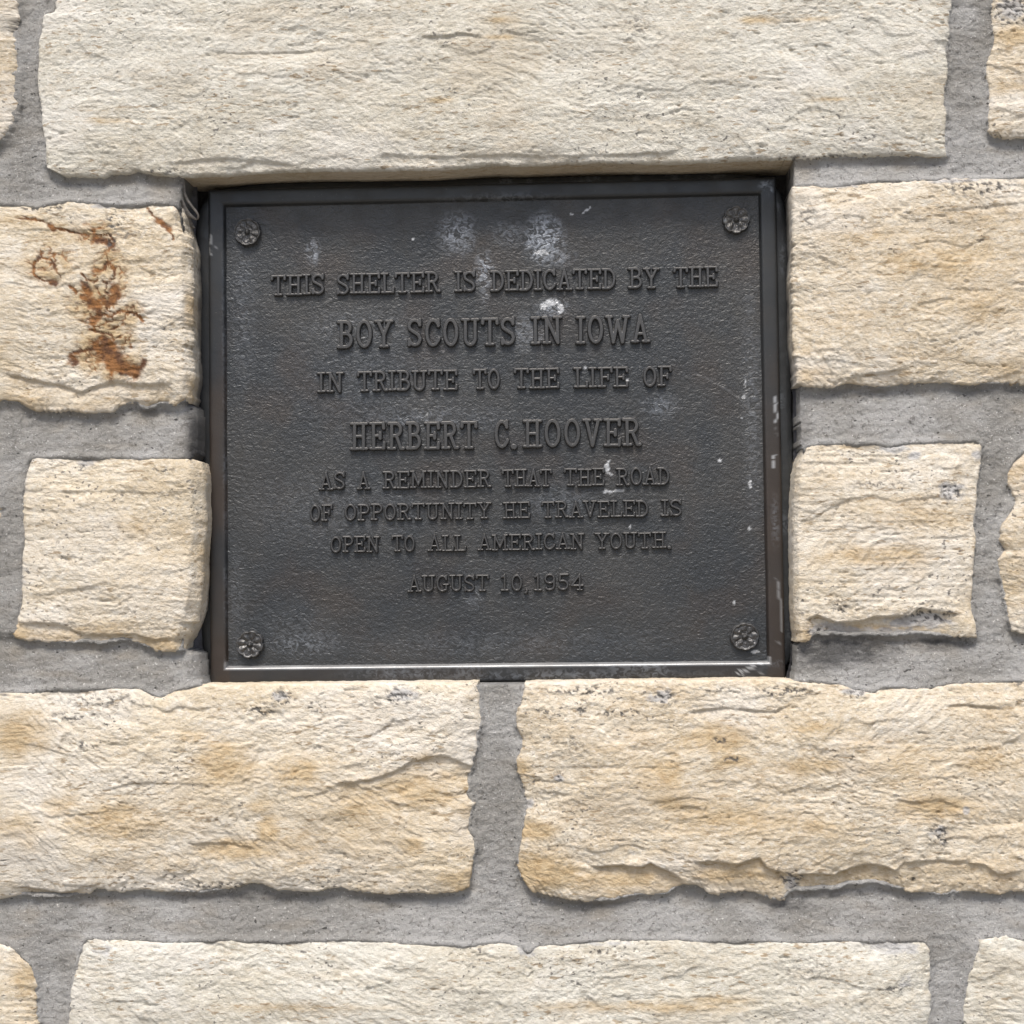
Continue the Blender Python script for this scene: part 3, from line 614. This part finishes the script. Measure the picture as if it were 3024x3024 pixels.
# field
xs = np.linspace(-HW-.001, HW+.001, 440); zs = np.linspace(-HH-.001, HH+.001, 380)
X, Zg = np.meshgrid(xs, zs)
y = -.00016*fbm(X/.0046+Zg/.02, Zg/.0034, 2, 301, .5)-.0004*fbm(X/.08, Zg/.08, 2, 305)
A = np.zeros(X.shape+(4,))
def blob(cx, cy, rx, ry, s, chan, yy=0.0, nz=.6, sc=.01, hard=.4):
    c = at([cx], [cy], yy)[0]
    dd = np.hypot((X-c[0])/(rx/3290), (Zg-c[1])/(ry/3290))
    k = s*np.clip(1.2-dd, 0, 1)*(1+nz*fbm(X/sc, Zg/sc, 3, 310+int(cx) % 50, .6))
    A[..., chan] = np.maximum(A[..., chan], np.clip(k, 0, 1) if hard > .3 else sstep(.5-hard, .5+hard, k))
for b in [(1608, 705, 60, 75, 1.3), (1600, 740, 40, 30, 1.4), (1350, 690, 60, 65, .75), (1430, 795, 30, 60, .75), (1432, 850, 16, 50, .5), (925, 745, 24, 40, .7), (1500, 690, 60, 40, .3),
          (1640, 760, 60, 30, .5), (1630, 910, 50, 30, .7), (1560, 980, 70, 60, .35), (1100, 1120, 300, 200, .12), (860, 1850, 120, 80, .10), (700, 1780, 30, 200, .14), (1010, 1500, 300, 120, .14), (1950, 1200, 60, 40, .35),
          (1250, 1240, 260, 50, .25), (900, 1900, 120, 40, .35), (1500, 1900, 500, 50, .14), (1650, 1480, 100, 50, .25), (1060, 970, 180, 60, .2), (2220, 1200, 30, 400, .2), (1400, 1760, 30, 40, .3), (720, 900, 40, 300, .15)]: blob(*b[:5], 0, sc=.004, nz=1.1)
for cx, cy, rx, ry, s in [(1628, 893, 26, 12, 1.3), (1655, 912, 10, 22, 1.2), (1605, 905, 12, 16, 1.0), (1733, 620, 9, 6, 1.0), (1742, 612, 5, 5, .9), (1722, 628, 6, 4, .9), (1688, 632, 7, 4, .9), (1600, 745, 34, 14, .8), (1220, 706, 6, 5, 1.2), (1795, 1380, 7, 22, 1.0), (1800, 1452, 26, 5, 1.0),
                          (1860, 1556, 5, 5, 1.4), (2200, 1130, 4, 36, .6), (2196, 1172, 8, 6, 1.2), (2215, 1430, 8, 20, .8), (2125, 1360, 6, 5, 1.3), (1262, 1224, 4, 4, 1.3), (2190, 1234, 5, 4, 1.2), (2168, 1780, 6, 12, .8), (2230, 1925, 14, 6, 1.2), (1728, 1086, 5, 5, 1.2), (1852, 1122, 5, 5, 1.2), (2213, 1560, 5, 12, .9)]:
    blob(cx, cy, rx, ry, s, 2, sc=.0022, nz=1.3, hard=.15)
def scratch(poly, wd, s, yy=0.0):
    global A
    wd = wd*1.15
    dd = seg_dist(np.stack([X.ravel(), Zg.ravel()], 1), pts(poly, yy)).reshape(X.shape)
    A[..., 2] = np.maximum(A[..., 2], s*(1-sstep(.4, 1.0, (dd+.0011*np.clip(fbm(X/.0035, Zg/.006, 4, 351, .7), -.4, 1))/(wd/3290))))
scratch(tile(1440, 1340, [(1160, 65), (1120, 110), (1125, 160), (1180, 200)], 3.22), 3.5, .8)
scratch(tile(1440, 1340, [(1120, 340), (1160, 375), (1220, 350), (1290, 350)], 3.22), 3.5, .6)
scratch(T6([(70, 180), (200, 240), (330, 330), (400, 420)]), 2.5, .12)
A[..., 1] = .35*sstep(.0, .5, fbm(X/.06, Zg/.06, 3, 331))
mesh_np('sunk_field', np.stack([X.ravel(), y.ravel(), Zg.ravel()], 1), grid_quads(*X.shape, flip=True), BR_PANEL, PL, A.reshape(-1, 4))

# border: profile (outward distance, y) swept round the rectangle
prof = [(-.0008, .0006), (0.0, -.0001), (.0006, -.0012), (.0013, -.0028), (.0019, -.0037), (.0027, -.0041), (.0042, -.0042), (.006, -.0042), (.0085, -.0042), (.011, -.0042), (.0132, -.0041), (.0145, -.0038), (BW, -.0028), (BW+.0003, -.001), (BW+.0003, .004), (BW+.0002, .012)]
def frame_loop(dd, n=(480, 410)):
    a, b = HW+dd, HH+dd
    tx = np.linspace(-1, 1, n[0], endpoint=False); tz = np.linspace(-1, 1, n[1], endpoint=False)
    return np.vstack([np.stack([tx*a, tx*0-b], 1), np.stack([tz*0+a, tz*b], 1), np.stack([-tx*a, tx*0+b], 1), np.stack([tz*0-a, -tz*b], 1)])
loops = [frame_loop(p[0]) for p in prof]
L = len(loops[0]); X = np.array([l[:, 0] for l in loops]); Zg = np.array([l[:, 1] for l in loops])
y = np.repeat(np.array([p[1] for p in prof])[:, None], L, 1)+.00022*fbm(X/.03, Zg/.03, 3, 340)-.00006*fbm(X/.004, Zg/.004, 2, 342)
A = np.zeros(X.shape+(4,))
A[..., 1] = np.where(X < -HW+.002, .9, .35)*sstep(-.4, .4, fbm(X/.05, Zg/.08, 3, 345)+.15)*sstep(.16, .02, Zg)+.5*(X > HW)*sstep(.1, -.1, Zg)
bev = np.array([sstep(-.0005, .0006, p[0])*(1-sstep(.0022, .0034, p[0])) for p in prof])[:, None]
A[..., 2] = np.maximum(A[..., 2], .72*bev*(Zg < -HH+.004)*(np.abs(X) < HW+.003)*(.75+.35*fbm(X/.03, Zg/.01, 2, 347)))  # sky highlight on the upward-facing bottom bevel, painted in as pale colour
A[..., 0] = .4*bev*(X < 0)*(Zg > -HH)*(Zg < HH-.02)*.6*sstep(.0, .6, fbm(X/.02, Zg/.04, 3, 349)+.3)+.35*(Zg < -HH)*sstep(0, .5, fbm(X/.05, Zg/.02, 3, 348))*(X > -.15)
YB = -.0042
for b in [(1640, 1995, 500, 20, .35), (1200, 1990, 200, 22, .3), (1480, 590, 200, 20, .25), (2260, 545, 20, 14, .6), (2278, 560, 8, 14, .5), (2290, 1540, 14, 80, .3)]: blob(*b[:5], 0, YB, sc=.005, nz=.8)
for pl, wd, s in [(T6([(520, 318), (532, 350), (522, 372), (536, 420), (530, 458)]), 4.2, .8), (T6([(523, 640), (506, 668), (516, 690), (508, 715)]), 3.2, .75), (T6([(532, 1340), (548, 1400), (543, 1430), (560, 1480), (556, 1560), (562, 1640)]), 4.2, .42),
                  (tile(2080, 1780, [(590, 1280), (650, 1200), (700, 1300)], 6.04), 3.2, .8), (tile(2080, 1780, [(720, 1230), (800, 1160), (890, 1130)], 6.04), 5, .75), (tile(2080, 1780, [(970, 1280), (1090, 1230)], 6.04), 3, .35),
                  (tile(2080, 1780, [(960, 1070), (1020, 1090)], 6.04), 3.5, .9), (tile(500, 480, [(730, 1640), (720, 1500), (745, 1300)], 6.04), 3, .5), (tile(500, 480, [(800, 1600), (830, 1500)], 6.04), 2.5, .3),
                  (tile(500, 480, [(1060, 850), (1080, 920)], 6.04), 3, .3), (T6([(530, 490), (535, 530)]), 3, .5), (tile(2080, 1780, [(1310, 700), (1350, 720)], 6.04), 4, .3)]:
    scratch(pl, wd, s, YB)
Af = A.reshape(-1, 4)
i0 = np.arange(len(prof)*L).reshape(len(prof), L)
a, b = i0[:-1], i0[1:]
Q = np.stack([a, b, np.roll(b, -1, 1), np.roll(a, -1, 1)], -1).reshape(-1, 4)
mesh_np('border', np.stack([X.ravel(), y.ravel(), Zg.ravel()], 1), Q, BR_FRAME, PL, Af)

# backing ledge with a worn, rounded outline, seen left and right of the border
def bead():
    zz = np.arange(PB-.006, PT-.006, .0016)
    for sgn in (-1, 1):
        xw = np.interp(zz, lo[::-1, 1], lo[::-1, 0]) if sgn < 0 else np.interp(zz, ro[::-1, 1], ro[::-1, 0])
        xw = np.where(sgn < 0, np.minimum(xw, -.2860), np.maximum(xw, .2700)) if sgn < 0 else xw
        xi = (-.2690+.004*sstep(.1, -.18, zz)) if sgn < 0 else .2668+0*zz
        rows = []
        for f, yy in ((-.3, -.0270), (-.02, -.0235), (.15, -.0160), (.35, -.0085), (.6, -.0030), (.85, .0010), (1.0, .0035), (1.15, .0060)):
            px = xw+(xi-xw)*f
            yk = yy if sgn < 0 else .35*yy+.003
            yk = yk+.0022*fbm(zz/.018+f, zz*0+f*2, 3, 411+sgn)*(1-abs(f-.5))
            rows.append(np.stack([px+.0008*fbm(zz/.01, zz*0+f, 3, 415), yk, zz], 1))
        Vb = np.vstack(rows)
        mesh_np('sealant_bead', Vb, grid_quads(len(rows), len(zz), flip=sgn > 0), SEALANT, PL)
bead()
def ledge():
    n = 900; th = np.linspace(0, 2*math.pi, n, endpoint=False)
    c, s = np.cos(th), np.sin(th); ex = 14.0
    r = (np.abs(c)**ex+np.abs(s)**ex)**(-1/ex)
    bx, bz = r*c, r*s
    xl = -.2685+.004*sstep(.1, -.18, bz*.22); xr = .2655
    ox = np.where(bx < 0, -bx*xl, bx*xr); oz = bz*np.where(bz > 0, HH+BW+.0065, HH+BW+.0035)
    ox = ox+.0006*fbm(th*20, th*0, 3, 401); oz = oz+.0005*fbm(th*22, th*0, 3, 403)
    rows = []
    for k, (f, yy) in enumerate(((-.030, .0030), (-.016, .0028), (-.010, .0026), (-.005, .0026), (-.0015, .0030), (0, .0042), (.0004, .009), (.0004, .021))):
        nx_, nz_ = np.sign(bx)*(np.abs(bx) > .97), np.sign(bz)*(np.abs(bz) > .97)
        sc = np.array([1+f/.2655, 1+f/.2225])
        x_ = ox*sc[0]; z_ = oz*sc[1]
        rows.append(np.stack([x_, yy+.0004*fbm(x_/.01, z_/.01, 3, 405)+0*x_, z_], 1))
    V = np.vstack(rows); i0 = np.arange(len(V)).reshape(len(rows), n); a, b = i0[:-1], i0[1:]
    Q = np.stack([a, b, np.roll(b, -1, 1), np.roll(a, -1, 1)], -1).reshape(-1, 4)
    A_ = np.zeros((len(V), 4)); A_[:, 0] = .25*sstep(.0, .4, fbm(V[:, 0]/.01, V[:, 2]/.05, 3, 407))*(V[:, 0] > 0)
    mesh_np('backing_plate', V, Q, BR_FRAME, PL, A_)
ledge()

# rosette screw covers
def rosette(cx, cy, seed, rot, wear):
    c = at([cx], [cy], -.002)[0]
    nr, na = 30, 96; R = .0128
    r = np.linspace(0, 1.06, nr)[:, None]; th = np.linspace(0, 2*math.pi, na, endpoint=False)[None, :]
    lobes = 1-.13*(1-np.abs(np.sin(4*(th-rot))))**2*(1 if wear < .6 else .6)+.025*np.sin(th*2+seed)
    rr = r*lobes*R
    x_ = rr*np.cos(th); z_ = rr*np.sin(th)
    h = .0058*(1-sstep(.93, 1.02, r+0*th))
    cup = sstep(.93, .78, r)*sstep(.0, .25, r)
    h = h-.0022*cup
    petal = np.abs(np.sin(4*(th-rot)))
    h += .0019*cup*petal*(1-wear*.5)*sstep(.2, .5, r)
    h += .0016*(1-sstep(.12, .24, r+0*th))
    h += .0011*fbm(x_/.0035, z_/.0035, 3, seed, .6)*sstep(1.0, .8, r)*(.5+wear)
    y_ = -h+.0006
    V = np.stack([x_.ravel()+c[0], y_.ravel(), z_.ravel()+c[1]], 1)
    i0 = np.arange(nr*na).reshape(nr, na); a, b = i0[:-1], i0[1:]
    Q = np.stack([a, b, np.roll(b, -1, 1), np.roll(a, -1, 1)], -1).reshape(-1, 4)
    A_ = np.zeros((len(V), 4)); A_[:, 0] = .05*sstep(.7, .95, (r+0*th).ravel())
    if seed == 502:
        A_[:, 2] = .8*np.clip(1.3-np.hypot(x_.ravel()+.0095, z_.ravel()+.0015)/.0016, 0, 1)
    mesh_np('rosette', V, Q, BR_LET, PL, A_)
rosette(731, 686, 501, .2, .8); rosette(2174, 650, 502, .4, .35); rosette(739, 1903, 503, .15, .3); rosette(2199, 1880, 504, .5, .7)

# ---- lettering: cast slab-serif capitals, each glyph a small relief
W_ = .080   # half stroke
def arc(cx, cy, rx, ry, a0, a1, n=14):
    t = np.radians(np.linspace(a0, a1, n)); return [(cx+rx*math.cos(k), cy+ry*math.sin(k)) for k in t]
s0, s1 = .045, .955        # serif centre lines
def ser(x, y, a=.13): return [(x-a, y), (x+a, y)]
G = {
 'T': (.62, [[(.31, s0), (.31, s1)], [(.05, s1), (.57, s1)], [(.05, s1), (.04, .80)], [(.57, s1), (.58, .80)], ser(.31, s0, .13)]),
 'H': (.64, [[(.15, s0), (.15, s1)], [(.49, s0), (.49, s1)], [(.15, .5), (.49, .5)], ser(.15, s0), ser(.15, s1), ser(.49, s0), ser(.49, s1)]),
 'I': (.32, [[(.16, s0), (.16, s1)], ser(.16, s0), ser(.16, s1)]),
 'S': (.54, [arc(.27, .72, .20, .225, 20, 180)+[(.10, .62), (.42, .40)]+arc(.27, .27, .20, .22, 0, -165), [(.47, .97), (.465, .76)], [(.06, .05), (.065, .24)]]),
 'E': (.58, [[(.15, s0), (.15, s1)], [(.03, s1), (.53, s1)], [(.03, s0), (.53, s0)], [(.15, .5), (.40, .5)], [(.53, s1), (.54, .77)], [(.53, s0), (.545, .23)], [(.40, .60), (.40, .40)]]),
 'F': (.56, [[(.15, s0), (.15, s1)], [(.03, s1), (.53, s1)], ser(.15, s0), [(.15, .5), (.40, .5)], [(.53, s1), (.54, .77)], [(.40, .60), (.40, .40)]]),
 'L': (.54, [[(.15, s0), (.15, s1)], ser(.15, s1), [(.03, s0), (.50, s0)], [(.50, s0), (.515, .25)]]),
 'R': (.62, [[(.15, s0), (.15, s1)], [(.03, s1), (.30, s1)]+arc(.30, .73, .19, .225, 90, -90)+[(.15, .505)], ser(.15, s0), [(.33, .5), (.50, s0), (.60, s0)]]),
 'P': (.56, [[(.15, s0), (.15, s1)], [(.03, s1), (.30, s1)]+arc(.30, .71, .20, .245, 90, -90)+[(.15, .465)], ser(.15, s0)]),
 'B': (.58, [[(.15, s0), (.15, s1)], [(.03, s1), (.28, s1)]+arc(.28, .74, .18, .215, 90, -90)+[(.15, .525)], [(.28, .525)]+arc(.30, .285, .20, .24, 90, -90)+[(.03, s0)]]),
 'D': (.60, [[(.15, s0), (.15, s1)], [(.03, s1), (.26, s1)]+arc(.26, .5, .27, .455, 90, -90, 20)+[(.03, s0)]]),
 'O': (.60, [arc(.30, .5, .225, .455, 0, 360, 30)]),
 'C': (.58, [arc(.31, .5, .235, .455, 42, 318, 26), [(.50, .97), (.505, .74)], [(.50, .20), (.53, .28)]]),
 'G': (.62, [arc(.31, .5, .235, .455, 42, 300, 26), [(.50, .97), (.505, .74)], [(.50, .44), (.50, .12)], [(.36, .44), (.60, .44)]]),
 'A': (.64, [[(.12, s0), (.32, .98), (.52, s0)], [(.20, .32), (.45, .32)], ser(.12, s0, .11), ser(.52, s0, .11)]),
 'Y': (.62, [[(.10, s1), (.31, .45), (.52, s1)], [(.31, .48), (.31, s0)], ser(.31, s0), ser(.11, s1, .11), ser(.51, s1, .11)]),
 'V': (.62, [[(.10, s1), (.31, .03), (.52, s1)], ser(.11, s1, .11), ser(.51, s1, .11)]),
 'U': (.64, [[(.14, s1), (.14, .28)]+arc(.32, .28, .18, .235, 180, 360, 16)+[(.50, s1)], ser(.14, s1, .12), ser(.50, s1, .12)]),
 'N': (.66, [[(.14, s0), (.14, s1), (.52, .03), (.52, s1)], ser(.14, s0, .11), ser(.09, s1, .08), ser(.52, s1, .12)]),
 'M': (.76, [[(.13, s0), (.14, s1), (.38, .20), (.62, s1), (.63, s0)], ser(.13, s0, .11), ser(.63, s0, .11), ser(.10, s1, .08), ser(.66, s1, .08)]),
 'W': (.84, [[(.10, s1), (.25, .03), (.42, .80), (.59, .03), (.74, s1)], ser(.10, s1, .10), ser(.74, s1, .10)]),
 '1': (.42, [[(.22, s0), (.22, .97)], [(.22, .96), (.10, .84)], ser(.22, s0, .14)]),
 '0': (.52, [arc(.26, .5, .185, .455, 0, 360, 28)]),
 '9': (.54, [arc(.27, .70, .19, .26, 0, 360, 24), [(.46, .70), (.455, .45)]+arc(.26, .30, .195, .26, 0, -140, 12)]),
 '5': (.52, [[(.46, s1), (.13, s1), (.12, .56)]+arc(.25, .31, .20, .27, 110, -150, 20)]),
 '4': (.56, [[(.40, s0), (.40, .97), (.06, .30), (.54, .30)], ser(.40, s0, .10)]),
 ',': (.22, [[(.10, .06), (.13, .03), (.10, -.10), (.05, -.15)]]),
 '.': (.22, [[(.09, .05), (.12, .05)]]),
}
GCACHE = {}
def glyph(ch, hgt, sx, relief):
    key = (ch, round(hgt*1000, 1), round(sx, 2))
    if key in GCACHE: return GCACHE[key]
    wd, strokes = G[ch]
    step = .00036
    mg = .0016
    hw = W_*hgt*(1.02 if hgt > .02 else 1.12)
    thin = .86
    xs = np.arange(-mg-.002, wd*hgt*sx+mg+.002, step); zs = np.arange(-mg-.17*hgt*(ch == ','), hgt+mg, step)
    X, Zg = np.meshgrid(xs, zs); P = np.stack([X.ravel(), Zg.ravel()], 1)
    d = np.full(len(P), 1.0)
    for s in strokes:
        pl = np.array(s)*[hgt*sx, hgt]
        flat = len(s) == 2 and abs(s[0][1]-s[1][1]) < .01
        k = thin if flat else 1.0
        if len(s) == 2 and ch in '.': k = 1.5
        d = np.minimum(d, seg_dist(P, pl)-hw*k)
    d += .00012*fbm(P[:, 0]/.002, P[:, 1]/.002, 2, 601+ord(ch))
    h = relief*sstep(.00040, -.00070, d)+.00015*sstep(0, -.0012, d)
    Y = (.0004-h-.00004*fbm(P[:, 0]/.0015, P[:, 1]/.0015, 2, 77)).reshape(X.shape)
    q = grid_quads(*X.shape, flip=True)
    q = q[(h.ravel()[q] > 1e-6).any(1)]
    used, inv = np.unique(q, return_inverse=True)
    V = np.stack([X.ravel(), Y.ravel(), Zg.ravel()], 1)[used]
    # drop the skirt below the field
    A_ = np.zeros((len(V), 4))
    me = mesh_np('letter', V, inv.reshape(q.shape), BR_LET, None, A_, link=False)
    GCACHE[key] = me; return me
LINES = [
 ((880, 812, 872), [('THIS', 802, 957), ('SHELTER', 996, 1298), ('IS', 1345, 1403), ('DEDICATED', 1451, 1817), ('BY', 1858, 1944), ('THE', 1991, 2118)]),
 ((1080, 946, 1027), [('BOY', 999, 1157), ('SCOUTS', 1206, 1520), ('IN', 1570, 1657), ('IOWA', 1704, 1915)]),
 ((975, 1099, 1158), [('IN', 939, 1012), ('TRIBUTE', 1057, 1349), ('TO', 1400, 1476), ('THE', 1520, 1650), ('LIFE', 1697, 1853), ('OF', 1900, 1980)]),
 ((1200, 1247, 1328), [('HERBERT', 1038, 1407), ('C.', 1462, 1524), ('HOOVER', 1548, 1890)]),
 ((980, 1395, 1446), [('AS', 944, 1018), ('A', 1057, 1091), ('REMINDER', 1132, 1448), ('THAT', 1485, 1628), ('THE', 1667, 1783), ('ROAD', 1822, 1976)]),
 ((948, 1491, 1539), [('OF', 916, 979), ('OPPORTUNITY', 1018, 1448), ('HE', 1488, 1564), ('TRAVELED', 1601, 1914), ('IS', 1954, 2013)]),
 ((1047, 1584, 1631), [('OPEN', 976, 1119), ('TO', 1158, 1225), ('ALL', 1265, 1374), ('AMERICAN', 1413, 1724), ('YOUTH.', 1760, 1982)]),
 ((1320, 1699, 1747), [('AUGUST', 1206, 1442), ('10,', 1477, 1561), ('1954', 1575, 1721)]),
]
YL = -.0015
for (rx, ry0, ry1), words in LINES:
    zt_, zb_ = at([rx], [ry0], YL)[0, 1], at([rx], [ry1], YL)[0, 1]
    hgt = zt_-zb_
    ln = bpy.data.objects.new('text_line', None); COL.objects.link(ln); ln.parent = PL
    ln.location = (0, 0, zb_)
    big = hgt > .02
    for wtxt, xa, xb in words:
        # find the row's own pixel height there, then the world x of both ends
        wa = at([xa], [ry1], YL)[0, 0]; wb = at([xb], [ry1], YL)[0, 0]
        gap = .045 if not big else .10
        ws = [G[c][0] for c in wtxt]
        nat = sum(ws)+gap*(len(ws)-1)-.05
        sx = (wb-wa)/(nat*hgt)
        x_ = wa-.02*hgt*sx
        for c, wd in zip(wtxt, ws):
            me = glyph(c, hgt, sx, .0042 if big else .0038)
            o = bpy.data.objects.new('letter', me); COL.objects.link(o); o.parent = ln
            o.location = (x_, 0, .00025*math.sin(x_*731)); o.rotation_euler = (0, .012*math.sin(x_*977+zb_*50), 0)
            x_ += (wd+gap)*hgt*sx

# peeled strand of sealant curling out of the upper left corner of the pocket
def strand(lst, rads, y0, y1):
    a = pts(tile(500, 480, lst, 6.04), (y0+y1)/2)
    t = np.linspace(0, 1, 26); tt_ = np.linspace(0, 1, len(a))
    x_ = np.interp(t, tt_, a[:, 0]); z_ = np.interp(t, tt_, a[:, 1])
    k = np.array([.25, .5, .25])
    for _ in range(2):
        x_[1:-1] = np.convolve(x_, k, 'same')[1:-1]; z_[1:-1] = np.convolve(z_, k, 'same')[1:-1]
    y_ = y0+(y1-y0)*t
    return poly_tube(np.stack([x_, y_, z_], 1), np.interp(t, np.linspace(0, 1, len(rads)), rads))
V1, Q1 = strand([(255, 330), (262, 450), (285, 570), (330, 680), (400, 780), (465, 860), (500, 920), (485, 970), (430, 980)], [.0026, .0024, .0016, .0013, .0012, .0011, .0010, .0011, .0008], -.028, -.012)
V2, Q2 = strand([(205, 650), (250, 720), (280, 830), (340, 920), (420, 975), (450, 985)], [.0012, .0018, .0022, .0018, .0012, .0006], -.030, -.013)
V3, Q3 = strand([(270, 860), (300, 960), (340, 1060), (400, 1130)], [.0014, .0030, .0026, .0010], -.026, -.006)
VV = np.vstack([V1, V2, V3]); VV[:, 2] += OFFZ
mesh_np('sealant_strand', VV, list(Q1)+[tuple(i+len(V1) for i in q) for q in Q2]+[tuple(i+len(V1)+len(V2) for i in q) for q in Q3], STRAND, WALL)
